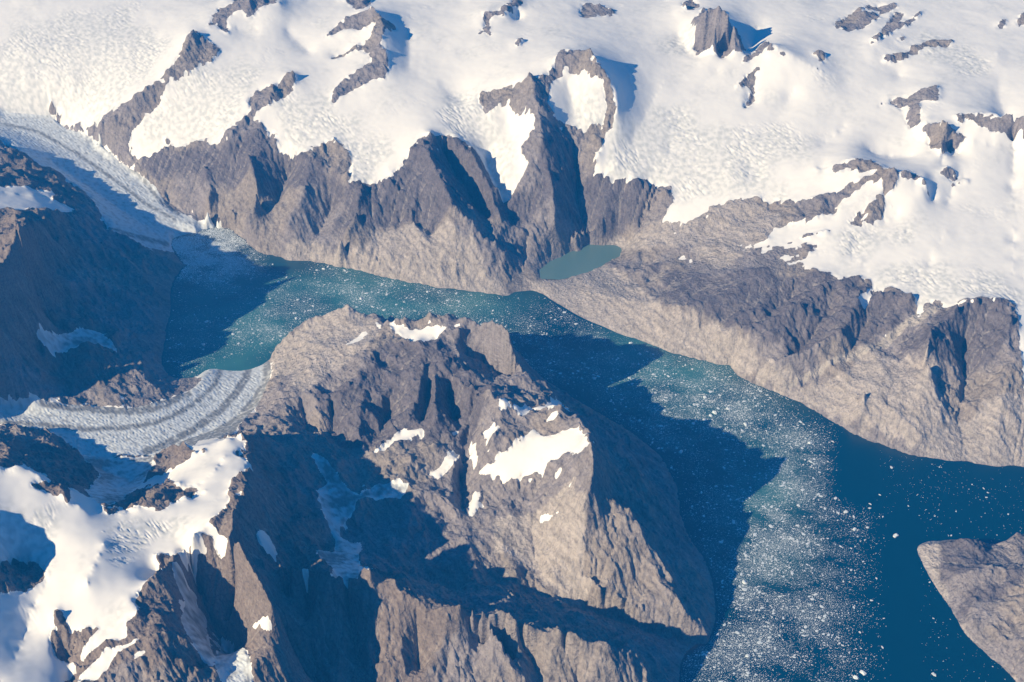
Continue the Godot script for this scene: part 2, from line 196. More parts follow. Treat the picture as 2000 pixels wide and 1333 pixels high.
	["d", 0, 866, [1230,1080, 1330,1090, 1290,1150, 1390,1190, 1420,1380, 1250,1380, 1200,1250]], ["s", 0, 866, [1370,1040, 1400,990, 1480,940, 1540,980, 1500,1040, 1450,1000]], ["s", 0, 866, [1420,490, 1480,480, 1530,560, 1540,625, 1480,590]],
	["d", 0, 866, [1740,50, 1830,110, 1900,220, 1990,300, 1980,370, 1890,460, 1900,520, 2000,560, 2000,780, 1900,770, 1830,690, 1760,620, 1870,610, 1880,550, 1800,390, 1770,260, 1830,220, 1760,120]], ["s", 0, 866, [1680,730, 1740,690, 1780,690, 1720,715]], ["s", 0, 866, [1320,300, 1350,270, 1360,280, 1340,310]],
]
# bare knolls that stand out of the ice on all sides: photo point, height, radius
const KNOLLS := [[1408, 62, 1780, 400.0], [1147, 118, 1780, 120.0]]
# rock washed pale and bare by the ice ("p"), worn smooth ("w"), rusty brown crags ("b"), dark lichen rock ("d"), grit and moraine ("m")
const TONE := [
	["p", 650, 433, [-300,160, 0,150, 130,130, 300,60, 500,40, 760,60, 830,170, 850,250, 940,320, 1010,440, 650,400, 400,350, 0,265, -300,200]],
	["p", 1300, 433, [-860,400, -700,330, -550,250, -420,200, -200,330, 0,480, 100,500, 220,570, 340,600, 420,640, 480,740, 700,900, 620,960, 400,830, 100,760, -300,640, -700,470]],
	["p", 1300, 433, [-350,120, -100,20, 200,-60, 500,-120, 640,-60, 600,60, 450,200, 300,260, 100,150, -150,150]],
	["p", 1300, 433, [640,940, 820,870, 980,850, 1150,740, 1300,760, 1500,790, 1530,900, 1560,1050, 1640,1150, 1800,1000, 2100,950, 2100,1450, 1500,1340, 1200,1180, 900,1080]],
	["p", 650, 433, [-150,950, 0,820, 200,720, 250,600, 120,480, -100,560, -330,700, -420,820]],
	["p", 650, 866, [900,450, 1350,200, 1400,330, 1400,480, 1400,640, 1480,880, 1250,870, 1040,690, 880,580]],
	["p", 1300, 866, [1370,560, 1500,530, 1520,640, 1560,850, 1620,1000, 1800,1200, 1998,1333, 1900,1333, 1700,1150, 1500,870]],
	["w", 0, 0, [700,900, 900,860, 1200,860, 1500,880, 1900,1000, 2150,1050, 2250,1333, 2000,1430, 1550,1400, 1200,1200, 900,1080]],
	["w", 1300, 0, [-150,1333, 0,1250, 300,1150, 700,1120, 700,1333, 900,1500, 600,1700, 300,1800, 0,1650]],
	["b", 0, 866, [-900,-100, 900,0, 1300,-60, 1600,60, 1900,600, 2300,800, 2600,900, 2500,1450, -900,1450]],
	["b", 0, 433, [-600,-300, 300,-300, 480,-60, 420,300, 700,700, 500,900, -600,900]],
	["m", 1300, 433, [1420,500, 1530,470, 1560,460, 1450,550, 1330,610, 1240,690, 1130,740, 980,800, 820,870, 650,945, 635,930, 800,840, 900,790, 1050,735, 1170,680, 1280,600, 1400,520]],
	["d", 1300, 433, [-50,250, 250,300, 520,280, 900,270, 1130,335, 1380,430, 1390,520, 1250,620, 1000,700, 700,760, 450,640, 300,560, 100,480, -40,440]],
	["d", 1300, 433, [1200,740, 1450,560, 1560,480, 1880,430, 1950,560, 1850,800, 1640,830, 1500,790]],
	["d", 650, 0, [100,1000, 400,850, 500,760, 900,800, 1000,1100, 1150,1000, 1200,700, 1300,700, 1400,1000, 1850,1000, 1750,1170, 1500,1300, 1000,1250, 600,1250, 0,1300]],
	["d", 0, 0, [560,780, 760,900, 1000,830, 1250,780, 1400,720, 1600,860, 1950,1000, 1900,1150, 1500,1080, 1200,1020, 900,1000]],
	["d", 650, 433, [300,680, 600,640, 900,950, 750,1300, 200,1290, 0,1250, -100,950, 100,900]],
	["d", 1300, 866, [1520,570, 1600,540, 1760,520, 1850,640, 1800,720, 1640,760, 1560,840, 1520,700]],
	["d", 1300, 866, [1600,890, 1998,700, 1998,790, 1800,900, 1640,980]],
]
# broken, crevassed parts of the ice cap, in photo pixels
const BROKEN := [
	[-300,60, 0,70, 150,10, 240,20, 260,60, 340,70, 330,110, 250,190, 190,235, 130,225, 0,215, -300,200],
	[270,230, 330,175, 430,130, 500,140, 480,180, 470,220, 440,260, 350,285, 255,290], [520,250, 560,190, 640,200, 760,280, 740,350, 690,350, 640,280, 560,290],
	[860,190, 940,175, 960,220, 1010,300, 1000,350, 960,375, 930,320, 880,265, 850,240], [1170,310, 1220,230, 1340,215, 1400,260, 1540,260, 1600,300, 1560,330, 1480,340, 1560,380, 1400,395, 1300,430, 1310,365, 1200,345],
	[1250,70, 1320,60, 1370,100, 1300,100], [1700,545, 1760,520, 1960,540, 2000,640, 1960,575, 1800,585], [1100,160, 1170,170, 1180,220, 1120,240],
	[215,1025, 300,1005, 380,1010, 330,1050, 270,1085, 240,1120, 215,1090], [1800,60, 1880,90, 1960,120, 1900,140, 1800,110], [-300,960, 0,975, 80,1000, 115,1060, 90,1120, 0,1090, -300,1050], [1580,460, 1700,430, 1850,480, 1700,500],
]
# bands of rubble on the ice: corner, width and points in an enlarged view
const STRIPES := [
	[0, 433, 26, [1238,795, 1205,900, 1120,990, 1000,1068, 860,1128, 700,1150, 480,1160, 330,1142, 150,1125, -200,1100]],
	[0, 433, 40, [1388,785, 1372,870, 1312,960, 1222,1060, 1080,1160, 950,1230, 800,1290]],
	[0, 433, 60, [1500,760, 1490,900, 1420,1010, 1330,1110, 1180,1200, 1000,1265]],
	[0, 433, 45, [220,1000, 400,1035, 560,1050, 700,1060, 850,1045, 950,1005, 1060,950]],
	[0, 0, 16, [0,690, 200,730, 420,850, 620,990, 800,1130, 980,1230]],
	[0, 0, 22, [560,800, 680,900, 800,1000, 890,1120, 1000,1190]],
	[0, 433, 24, [580,30, 700,70, 820,100, 940,130]],
]
# thickness of the drifting ice, 0..1
const BRASH := [
	[0.30, [340,480, 600,505, 1000,575, 1080,590, 1450,740, 1700,870, 1700,1340, 1340,1340, 1300,900, 1000,680, 540,690, 340,720]],
	[0.013, [1640,840, 2300,930, 2300,1100, 1985,1335, 1700,1400, 1650,1100]],
	[0.55, [480,690, 560,600, 700,560, 900,590, 1000,640, 850,620, 690,600]],
	[0.75, [1235,770, 1330,720, 1420,760, 1560,830, 1600,900, 1620,1000, 1640,1120, 1600,1240, 1400,1340, 1360,1340, 1400,1200, 1400,1040, 1510,930, 1300,800]],
	[0.95, [1290,800, 1350,790, 1480,870, 1540,920, 1560,960, 1500,1000, 1420,1060, 1400,1030, 1510,930, 1440,875, 1360,860]],
	[0.08, [1590,1230, 1560,1130, 1620,1060, 1650,1150, 1640,1240]],
	[3.2, [320,465, 385,440, 470,455, 530,505, 545,530, 470,550, 345,555]],
	[0.35, [1010,660, 1270,705, 1300,800, 1480,870, 1510,930, 1400,1020, 1330,960, 1250,850, 1050,730]],
]

# rock flour that clouds the water, 0..1
const SILT := [
	[0.85, [300,460, 600,490, 1000,560, 1100,590, 1450,730, 1600,810, 1500,900, 1250,760, 1000,640, 520,720, 320,740]],
	[1.0, [380,735, 520,640, 700,560, 900,590, 900,640, 540,700]],
	[0.45, [1300,800, 1500,800, 1600,900, 1600,1000, 1540,1100, 1500,1200, 1450,1340, 1350,1340, 1400,1040, 1500,930]],
	[0.8, [1380,850, 1480,850, 1560,960, 1480,1020, 1400,1040]],
]

func solve_land() -> void:
	var n := SX * SY
	var val := PackedFloat32Array()
	val.resize(n)
	var cnt := PackedFloat32Array()
	cnt.resize(n)
	var shore := []
	for q in range(0, SEA.size(), 2):
		var a := Vector2(SEA[q], SEA[q + 1])
		var q2 := (q + 2) % SEA.size()
		var b := Vector2(SEA[q2], SEA[q2 + 1])
		var parts := maxi(1, int(a.distance_to(b) / 14.0))
		for t in parts:
			var c := a.lerp(b, float(t) / parts)
			shore.append(c.x + rng.randf_range(-3.0, 3.0))
			shore.append(c.y + rng.randf_range(-1.8, 1.8))
	var sea := poly_image(shore, SX, SY, 0.0)
	var lake := poly_image(LAKE, SX, SY, LAKE_Y)
	for k in n:
		if sea[k] > 0.5:
			val[k] = -30.0
			cnt[k] = 1.0
		elif lake[k] > 0.5:
			val[k] = LAKE_Y - 40.0
			cnt[k] = 1.0
	var jag := noise(1.0 / 260.0, 3, false, 3)
	for L in LINES:
		var last := Vector3.ZERO
		for q in range(0, L.size(), 3):
			var p := at(L[q], L[q + 1], L[q + 2])
			var steps := 1
			var a := p
			if q > 0:
				a = last
				steps = int(cell_of(a, SX, SY).distance_to(cell_of(p, SX, SY)) * 1.6) + 1
			for s in steps + 1:
				var r := a.lerp(p, float(s) / steps)
				var c := cell_of(r, SX, SY).round()
				if c.x < 0 or c.y < 0 or c.x >= SX or c.y >= SY:
					continue
				var k := int(c.y) * SX + int(c.x)
				if sea[k] > 0.5 and r.y < 60.0:
					continue
				val[k] = r.y + (jag.get_noise_2d(r.x, r.z) * 60.0 * clampf((r.y - 350.0) / 500.0, 0.0, 1.0) if r.z > -16500.0 else 0.0)
				cnt[k] = 1.0
			last = p
	var lm := at(1130, 508, LAKE_Y)
	for q in range(0, LAKE.size(), 2):
		var p0 := at(LAKE[q], LAKE[q + 1], LAKE_Y)
		var q2 := (q + 2) % LAKE.size()
		var p1 := at(LAKE[q2], LAKE[q2 + 1], LAKE_Y)
		for t in 12:
			var c := cell_of(lm + (p0.lerp(p1, t / 12.0) - lm) * 1.22, SX, SY).round()
			var k := int(c.y) * SX + int(c.x)
			if lake[k] < 0.5 and sea[k] < 0.5:
				val[k] = maxf(val[k], LAKE_Y + 26.0)
				cnt[k] = 1.0
	# coarse to fine membrane through all the lines
	var vs := [val]
	var cs := [cnt]
	var ws := [SX]
	var hs := [SY]
	while ws[-1] > 24:
		var w: int = ws[-1]
		var h: int = hs[-1]
		var w2 := (w + 1) / 2
		var h2 := (h + 1) / 2
		var v: PackedFloat32Array = vs[-1]
		var c: PackedFloat32Array = cs[-1]
		var v2 := PackedFloat32Array()
		v2.resize(w2 * h2)
		var c2 := PackedFloat32Array()
		c2.resize(w2 * h2)
		for y in h:
			for x in w:
				var k := y * w + x
				if c[k] > 0.0:
					var k2 := (y / 2) * w2 + x / 2
					v2[k2] += v[k]
					c2[k2] += 1.0
		for k in w2 * h2:
			if c2[k] > 0.0:
				v2[k] /= c2[k]
				c2[k] = 1.0
		vs.append(v2)
		cs.append(c2)
		ws.append(w2)
		hs.append(h2)
	var up := PackedFloat32Array()
	for lev in range(vs.size() - 1, -1, -1):
		var w: int = ws[lev]
		var h: int = hs[lev]
		var v: PackedFloat32Array = vs[lev]
		var c: PackedFloat32Array = cs[lev]
		var cur := PackedFloat32Array()
		cur.resize(w * h)
		if up.is_empty():
			cur.fill(500.0)
		else:
			var im := Image.create_from_data(ws[lev + 1], hs[lev + 1], false, Image.FORMAT_RF, up.to_byte_array())
			im.resize(w, h, Image.INTERPOLATE_BILINEAR)
			cur = im.get_data().to_float32_array()
		for k in w * h:
			if c[k] > 0.0:
				cur[k] = v[k]
		var its := 14 if lev == 0 else (24 if lev == 1 else 60)
		for it in its:
			for y in h:
				var k := y * w
				var kn := k - w if y > 0 else k
				var ks := k + w if y < h - 1 else k
				for x in w:
					if c[k + x] == 0.0:
						var l := x - 1 if x > 0 else x
						var r := x + 1 if x < w - 1 else x
						cur[k + x] += ((cur[k + l] + cur[k + r] + cur[kn + x] + cur[ks + x]) * 0.25 - cur[k + x]) * 1.5
		up = cur
	base = up

# a polygon of photo pixels lying at height h, filled into a grid
func poly_image(pts: Array, w: int, h: int, y: float) -> PackedFloat32Array:
	var im := Image.create_empty(w, h, false, Image.FORMAT_RF)
	var c := PackedVector2Array()
	for q in range(0, pts.size(), 2):
		c.append(cell_of(at(pts[q], pts[q + 1], y), w, h))
	fill(im, c, 1.0)
	return im.get_data().to_float32_array()

func fill(im: Image, c: PackedVector2Array, v: float) -> void:
	var lo := 1e9
	var hi := -1e9
	for p in c:
		lo = minf(lo, p.y)
		hi = maxf(hi, p.y)
	for y in range(maxi(0, ceili(lo)), mini(im.get_height() - 1, floori(hi)) + 1):
		var xs := PackedFloat32Array()
		for i in c.size():
			var a := c[i]
			var b := c[(i + 1) % c.size()]
			if (a.y <= y) != (b.y <= y):
				xs.append(a.x + (y - a.y) / (b.y - a.y) * (b.x - a.x))
		xs.sort()
		for i in range(0, xs.size() - 1, 2):
			var x0 := maxi(0, ceili(xs[i]))
			var x1 := mini(im.get_width() - 1, floori(xs[i + 1]))
			if x1 >= x0:
				im.fill_rect(Rect2i(x0, y, x1 - x0 + 1, 1), Color(v, v, v))

func outline(ox: float, oy: float, pts: Array, k: float) -> PackedVector2Array:
	var c := PackedVector2Array()
	for q in range(0, pts.size(), 2):
		c.append(cell_of(hit(ox + pts[q] * k, oy + pts[q + 1] * k), NX, NY))
	return c

func softened(im: Image, by: int) -> PackedFloat32Array:
	var w := im.get_width()
	var h := im.get_height()
	im.resize(w / by, h / by, Image.INTERPOLATE_BILINEAR if by <= 2 else Image.INTERPOLATE_TRILINEAR)
	im.resize(w, h, Image.INTERPOLATE_CUBIC)
	return im.get_data().to_float32_array()

func noise(freq: float, oct: int, ridged := false, sd := 1) -> FastNoiseLite:
	var n := FastNoiseLite.new()
	n.noise_type = FastNoiseLite.TYPE_SIMPLEX_SMOOTH
	n.seed = sd
	n.frequency = freq
	n.fractal_octaves = oct
	n.fractal_type = FastNoiseLite.FRACTAL_RIDGED if ridged else FastNoiseLite.FRACTAL_FBM
	n.fractal_gain = 0.5
	return n

var f_snow := PackedFloat32Array()
var f_ice := PackedFloat32Array()
var hgt := PackedFloat32Array()          # full grid heights
var cls := PackedByteArray()             # 0 rock 1 snow 2 glacier
var wear := PackedFloat32Array()
var rockw := PackedFloat32Array()        # softened share of rock
var icew := PackedFloat32Array()
var tone_p := PackedFloat32Array()
var tone_d := PackedFloat32Array()
var tone_w := PackedFloat32Array()
var tone_b := PackedFloat32Array()
var tone_m := PackedFloat32Array()
var tone_k := PackedFloat32Array()
var broken := PackedFloat32Array()
var flow := PackedFloat32Array()
var calm := PackedFloat32Array()
var grime_shade := PackedFloat32Array()  # ice darkening: part rubble, part valley shade put into the colour

func cover_masks() -> void:
	var snow := Image.create_empty(NX, NY, false, Image.FORMAT_RF)
	var ice := Image.create_empty(NX, NY, false, Image.FORMAT_RF)
	var rubble_shade := Image.create_empty(NX, NY, false, Image.FORMAT_RF)  # mask of the ice whose colour carries rubble and painted shade
	for p in COVER:
		var c := outline(p[1], p[2], p[3], ZK)
		fill(snow, c, 0.0 if p[0] == "r" else 1.0)
		fill(ice, c, 1.0 if p[0] == "g" or p[0] == "d" else 0.0)
		fill(rubble_shade, c, 1.0 if p[0] == "d" else 0.0)
	for b in KNOLLS:
		var mid := at(b[0], b[1], b[2])
		var ring := PackedVector2Array()
		for q in 20:
			ring.append(cell_of(mid + Vector3(cos(TAU * q / 20.0), 0, sin(TAU * q / 20.0)) * b[3] * (0.85 + 0.3 * fposmod(q * 0.37, 1.0)), NX, NY))
		fill(snow, ring, 0.0)
	var wide: Image = snow.duplicate()
	var s := softened(snow, 2)
	var wider: Image = wide.duplicate()
	var s4 := softened(wide, 5)
	var s12 := softened(wider, 12)
	icew = softened(ice, 2)
	var maps := {}
	for k in ["p", "d", "m", "k", "w", "b"]:
		maps[k] = Image.create_empty(NX, NY, false, Image.FORMAT_RF)
	for p in TONE:
		fill(maps[p[0]], outline(p[1], p[2], p[3], ZK), 1.0)
	for st in STRIPES:
		var pts: Array = st[3]
		var one := []
		var two := []
		for q in range(0, pts.size(), 2):
			var a := Vector2(pts[maxi(q - 2, 0)], pts[maxi(q - 1, 1)])
			var b := Vector2(pts[mini(q + 2, pts.size() - 2)], pts[mini(q + 3, pts.size() - 1)])
			var side := (b - a).orthogonal().normalized() * float(st[2]) * 0.5
			var p := Vector2(pts[q], pts[q + 1])
			one.append_array([p.x + side.x, p.y + side.y])
			two = [p.x - side.x, p.y - side.y] + two
		fill(maps.k, outline(st[0], st[1], one + two, ZK), 1.0)
	tone_k = softened(maps.k, 2)
	grime_shade = softened(rubble_shade, 4)
	var bk := Image.create_empty(NX, NY, false, Image.FORMAT_RF)
	for b in BROKEN:
		fill(bk, outline(0, 0, b, 1.0), 1.0)
	broken = softened(bk, 16)
	tone_p = softened(maps.p, 8)
	tone_d = softened(maps.d, 8)
	tone_w = softened(maps.w, 16)
	tone_b = softened(maps.b, 32)
	tone_m = softened(maps.m, 2)
	rockw = PackedFloat32Array()
	rockw.resize(NX * NY)
	wear.resize(NX * NY)
	for k in NX * NY:
		rockw[k] = 1.0 - s[k] * 0.5 - s4[k] * 0.3 - s12[k] * 0.2

func erode() -> void:
	for k in NX * NY:
		wear[k] = clampf(rockw[k] * 1.2, 0.0, 1.0) * (1.0 - 0.55 * clampf(maxf(tone_p[k], tone_w[k]), 0.0, 1.0))
	var pond := Image.create_empty(NX, NY, false, Image.FORMAT_RF)
	var lm := at(1130, 508, LAKE_Y)
	var rim := PackedVector2Array()
	for q in range(0, LAKE.size(), 2):
		rim.append(cell_of(lm + (at(LAKE[q], LAKE[q + 1], LAKE_Y) - lm) * 1.5, NX, NY))
	fill(pond, rim, 1.0)
	calm = softened(pond, 16)
	for k in NX * NY:
		wear[k] *= 1.0 - clampf(calm[k] * 1.3, 0.0, 0.95)
	var rw := shrunk(wear)
	var big := noise(1.0 / 950.0, 5, true, 7)
	var mid := noise(1.0 / 1500.0, 3, false, 11)
	for y in SY:
		var f := F0 * pow(F1 / F0, (y + 0.5) / SY)
		var w := half_width(f)
		for x in SX:
			var k := y * SX + x
			var h := base[k]
			if h <= 2.0:
				continue
			var wx := w * ((x + 0.5) / SX * 2.0 - 1.03)
			var low := clampf(h / 220.0, 0.0, 1.0)
			var r: float = rw[k]
			base[k] = h + low * (r * 105.0 * (big.get_noise_2d(wx, f) - 0.25) + (12.0 + 14.0 * r) * mid.get_noise_2d(wx, f))
	lap("rough")
	base = carved(base, rw, SX, SY, 4, 0.02, 150.0, 900.0)
	var n := SX * SY
	lap("eroded")
	# wind and creep round the snow off
	var im := Image.create_from_data(SX, SY, false, Image.FORMAT_RF, base.to_byte_array())
	im.resize(SX / 4, SY / 4, Image.INTERPOLATE_TRILINEAR)
	im.resize(SX, SY, Image.INTERPOLATE_CUBIC)
	var soft := im.get_data().to_float32_array()
	for k in n:
		if base[k] > 0.0:
			base[k] = lerpf(base[k], soft[k], clampf(0.75 - rw[k] * 1.2, 0.0, 0.7 if k > SX * SY * 0.38 else 0.45))

func carved(g: PackedFloat32Array, rw: PackedFloat32Array, w: int, h0: int, its: int, rate: float, most: float, each: float) -> PackedFloat32Array:
	var n := w * h0
	var orig := g.duplicate()
	var recv := PackedInt32Array()
	recv.resize(n)
	var dist := PackedFloat32Array()
	dist.resize(n)
	var off := PackedInt32Array([-1, 1, -w, w, -w - 1, -w + 1, w - 1, w + 1])
	var last_area := PackedFloat32Array()
	for it in its:
		var order := PackedInt64Array()
		for y in range(1, h0 - 1):
			var f := F0 * pow(F1 / F0, (y + 0.5) / h0)
			var dx := half_width(f) * 2.0 / w
			var dz := f * log(F1 / F0) / h0
			var dd := sqrt(dx * dx + dz * dz)
			var ds := PackedFloat32Array([dx, dx, dz, dz, dd, dd, dd, dd])
			for x in range(1, w - 1):
				var k := y * w + x
				var h := g[k]
				if h < 0.0:
					recv[k] = -1
					continue
				var best := 0.0
				var b := -1
				var bd := 1.0
				for q in 8:
					var s := (h - g[k + off[q]]) / ds[q]
					if s > best:
						best = s
						b = k + off[q]
						bd = ds[q]
				recv[k] = b
				dist[k] = bd
				order.append((int(h * 64.0) << 22) | k)
		order.sort()
		var area := PackedFloat32Array()
		area.resize(n)
		area.fill(each)
		for q in range(order.size() - 1, -1, -1):
			var k := order[q] & 0x3fffff
			if recv[k] >= 0:
				area[recv[k]] += area[k]
		last_area = area
		for q in order.size():
			var k := order[q] & 0x3fffff
			var r := recv[k]
			if r >= 0:
				var fac: float = rate * sqrt(minf(area[k], 400000.0)) / dist[k] * (rw[k] + 0.02)
				g[k] = maxf((g[k] + fac * g[r]) / (1.0 + fac), orig[k] - most)
	if its == 3:
		flow = last_area
	return g

func shrunk(a: PackedFloat32Array) -> PackedFloat32Array:
	var im := Image.create_from_data(NX, NY, false, Image.FORMAT_RF, a.to_byte_array())
	im.resize(SX, SY, Image.INTERPOLATE_BILINEAR)
	return im.get_data().to_float32_array()

func refine() -> void:
	var im := Image.create_from_data(SX, SY, false, Image.FORMAT_RF, base.to_byte_array())
	im.resize(NX, NY, Image.INTERPOLATE_CUBIC)
	hgt = im.get_data().to_float32_array()
	cls.resize(NX * NY)
	f_snow.resize(NX * NY)
	f_ice.resize(NX * NY)
	var fine := noise(1.0 / 260.0, 5, true, 21)
	var ribs := noise(1.0 / 150.0, 4, true, 23)
	var edge := noise(1.0 / 150.0, 4, false, 31)
	var streak := noise(1.0 / 70.0, 3, false, 33)
	var crev := noise(1.0 / 110.0, 4, true, 41)
	crev.domain_warp_enabled = true
	crev.domain_warp_amplitude = 60.0
	crev.domain_warp_frequency = 1.0 / 300.0
	var dune := noise(1.0 / 420.0, 3, false, 51)
	var patchy := noise(1.0 / 900.0, 2, false, 61)
	for y in NY:
		var f := F0 * pow(F1 / F0, (y + 0.5) / NY)
		var w := half_width(f)
		for x in NX:
			var k := y * NX + x
			var h := hgt[k]
			var r := rockw[k]
			var wx := w * ((x + 0.5) / NX * 2.0 - 1.03)
			var e := edge.get_noise_2d(wx, f)
			f_ice[k] = icew[k] + e * 0.25 - 0.5
			f_snow[k] = 0.58 - r - e * 0.6 + 0.4 * streak.get_noise_2d(wx * 0.4 + f * 0.2, f - wx * 0.3)
			if r > 0.965:
				f_snow[k] = minf(f_snow[k], -0.05)
			if h < -12.0:
				cls[k] = 0
				continue
			var c := 2 if f_ice[k] > 0.0 else (1 if f_snow[k] > 0.0 else 0)
			cls[k] = c
			var low := clampf(h / 60.0, 0.06, 1.0) * (1.0 - 0.7 * clampf(calm[k], 0.0, 1.0))
			if c == 0:
				var dxh := (hgt[k + 1] - hgt[k]) / (w * 2.0 / NX) if x < NX - 1 else 0.0
				var dzh := (hgt[k + NX] - hgt[k]) / (f * 1.5436 / NY) if y < NY - 1 else 0.0
				var sl := clampf(sqrt(dxh * dxh + dzh * dzh) * 1.3 - 0.2, 0.12, 1.0)
				h += low * sl * clampf(0.3 + r, 0.0, 1.0) * (1.0 - 0.25 * clampf(maxf(tone_p[k], tone_w[k]), 0.0, 1.0)) * (30.0 * (fine.get_noise_2d(wx, f) - 0.1) + 26.0 * ribs.get_noise_2d(wx * 0.75 + f * 0.55, (f * 0.75 - wx * 0.55) * 0.3))
			elif c == 1:
				var z := clampf(broken[k] * 1.2 + patchy.get_noise_2d(wx, f) * 1.3 - 0.5, 0.0, 1.0)
				var cv := lerpf(crev.get_noise_2d(wx * 1.3 + f * 0.9, (f - wx) * 0.22), crev.get_noise_2d((wx + f * 0.3) * 0.25, f * 1.2 - wx * 0.3), smoothstep(-0.15, 0.15, patchy.get_noise_2d(wx + 5000.0, f)))
				cv = z * smoothstep(0.25, 0.8, cv)
				h += dune.get_noise_2d(wx, f) * 6.0 - 11.0 * cv + z * 3.0 * e
			else:
				h += clampf(h / 30.0, 0.2, 1.0) * (8.0 * crev.get_noise_2d(wx * 2.3, f * 2.0) + 4.0 * edge.get_noise_2d(wx * 4.0, f * 4.0))
			hgt[k] = h
	lap("refined")
	hgt = carved(hgt, wear, NX, NY, 3, 0.013, 40.0, 250.0)
	lap("carved")

# ---------------------------------------------------------------- meshes
var nrm := PackedVector3Array()
var pos := PackedVector3Array()
var col := PackedColorArray()

func shade_vertices() -> void:
	var n := NX * NY
	pos.resize(n)
	nrm.resize(n)
	col.resize(n)
	for y in NY:
		var f := F0 * pow(F1 / F0, (y + 0.5) / NY)
		var w := half_width(f)
		for x in NX:
			pos[y * NX + x] = Vector3(w * ((x + 0.5) / NX * 2.0 - 1.03), hgt[y * NX + x], -f)
	var a_n := noise(1.0 / 700.0, 4, false, 71)
	var b_n := noise(1.0 / 90.0, 3, false, 81)
	var s_n := noise(1.0 / 260.0, 4, true, 91)
	var l_n := noise(1.0 / 55.0, 4, false, 97)
	var j_n := noise(1.0 / 130.0, 3, true, 98)
	var h_n := noise(1.0 / 1600.0, 3, false, 99)
	var warm := Color(0.315, 0.278, 0.258)
	var g_n := noise(1.0 / 34.0, 2, false, 95)
	var pale := Color(0.44, 0.398, 0.375)
	var brown := Color(0.235, 0.192, 0.172)
	var mid := Color(0.285, 0.260, 0.270)
	var dark := Color(0.168, 0.153, 0.172)
	var grit := Color(0.44, 0.405, 0.375)
	var snow_c := Color(0.84, 0.82, 0.79)
	var firn := Color(0.60, 0.61, 0.60)
	var ice_c := Color(0.69, 0.72, 0.73)
	var dirt_shade := Color(0.16, 0.155, 0.155)  # moraine and dust, also stands in for shade on the valley ice
	for y in NY:
		for x in NX:
			var k := y * NX + x
			var p := pos[k]
			if p.y < -25.0:
				continue
			var kl := k - 1 if x > 0 else k
			var kr := k + 1 if x < NX - 1 else k
			var kn := k + NX if y < NY - 1 else k
			var ks := k - NX if y > 0 else k
			nrm[k] = (pos[kr] - pos[kl]).cross(pos[kn] - pos[ks]).normalized()
			# a, b: coarse and fine patches of mineral, lichen and dust over the map, the same on every slope and height
			var a := a_n.get_noise_2d(p.x, p.z)
			var b := b_n.get_noise_2d(p.x, p.z)
			var c := cls[k]
			if c == 0:
				var q := mid.lerp(warm, smoothstep(-0.15, 0.3, h_n.get_noise_2d(p.x, p.z)))
				q = q.lerp(pale, smoothstep(0.35, 0.65, tone_p[k] + b * 0.3 + a * 0.3))
				q = q.lerp(dark, smoothstep(0.3, 0.75, tone_d[k] * 0.85 * (1.0 - 0.6 * tone_p[k]) + a * 0.55 + b * 0.2))
				q = q.lerp(brown, 0.85 * smoothstep(0.3, 0.7, tone_b[k] + a * 0.6 + b * 0.2))
				# scree chutes and washed streaks where water runs down the slope
				var run := smoothstep(7.6, 10.2, log(maxf(flow[k], 1.0)) + a)
				q = q.lerp(grit, 0.5 * run * smoothstep(-0.3, 0.2, s_n.get_noise_2d(p.x, p.z)))
				q = q.lerp(grit, smoothstep(0.35, 0.6, tone_m[k] + b * 0.3))
				# dipping beds and joints
				var d := p.y * 0.85 + p.x * 0.42 - p.z * 0.22
				var bed := l_n.get_noise_2d(d, (p.x + p.z) * 0.06)
				var joint := smoothstep(0.55, 0.9, j_n.get_noise_2d(p.x * 0.8 - p.z * 0.5 + p.y * 0.5, (p.z * 0.8 + p.x * 0.5) * 0.16))
				var g := (1.0 + 0.3 * bed + 0.14 * b + 0.12 * g_n.get_noise_3dv(p)) * (1.0 - 0.35 * joint)
				col[k] = Color(q.r * g, q.g * g, q.b * g)
			elif c == 1:
				col[k] = snow_c.lerp(firn, clampf(broken[k] * 1.2 + a * 0.9, 0.0, 1.0) * clampf(0.45 + b * 1.4, 0.0, 1.0))
			else:
				col[k] = ice_c.lerp(dirt_shade, clampf(maxf(maxf(b * 0.9, tone_k[k] * (0.85 + b)), grime_shade[k] * (0.35 + 1.2 * a + 0.8 * b)), 0.0, 0.85))  # last term mixes real debris with shade painted into the ice

var terrain_mats := []

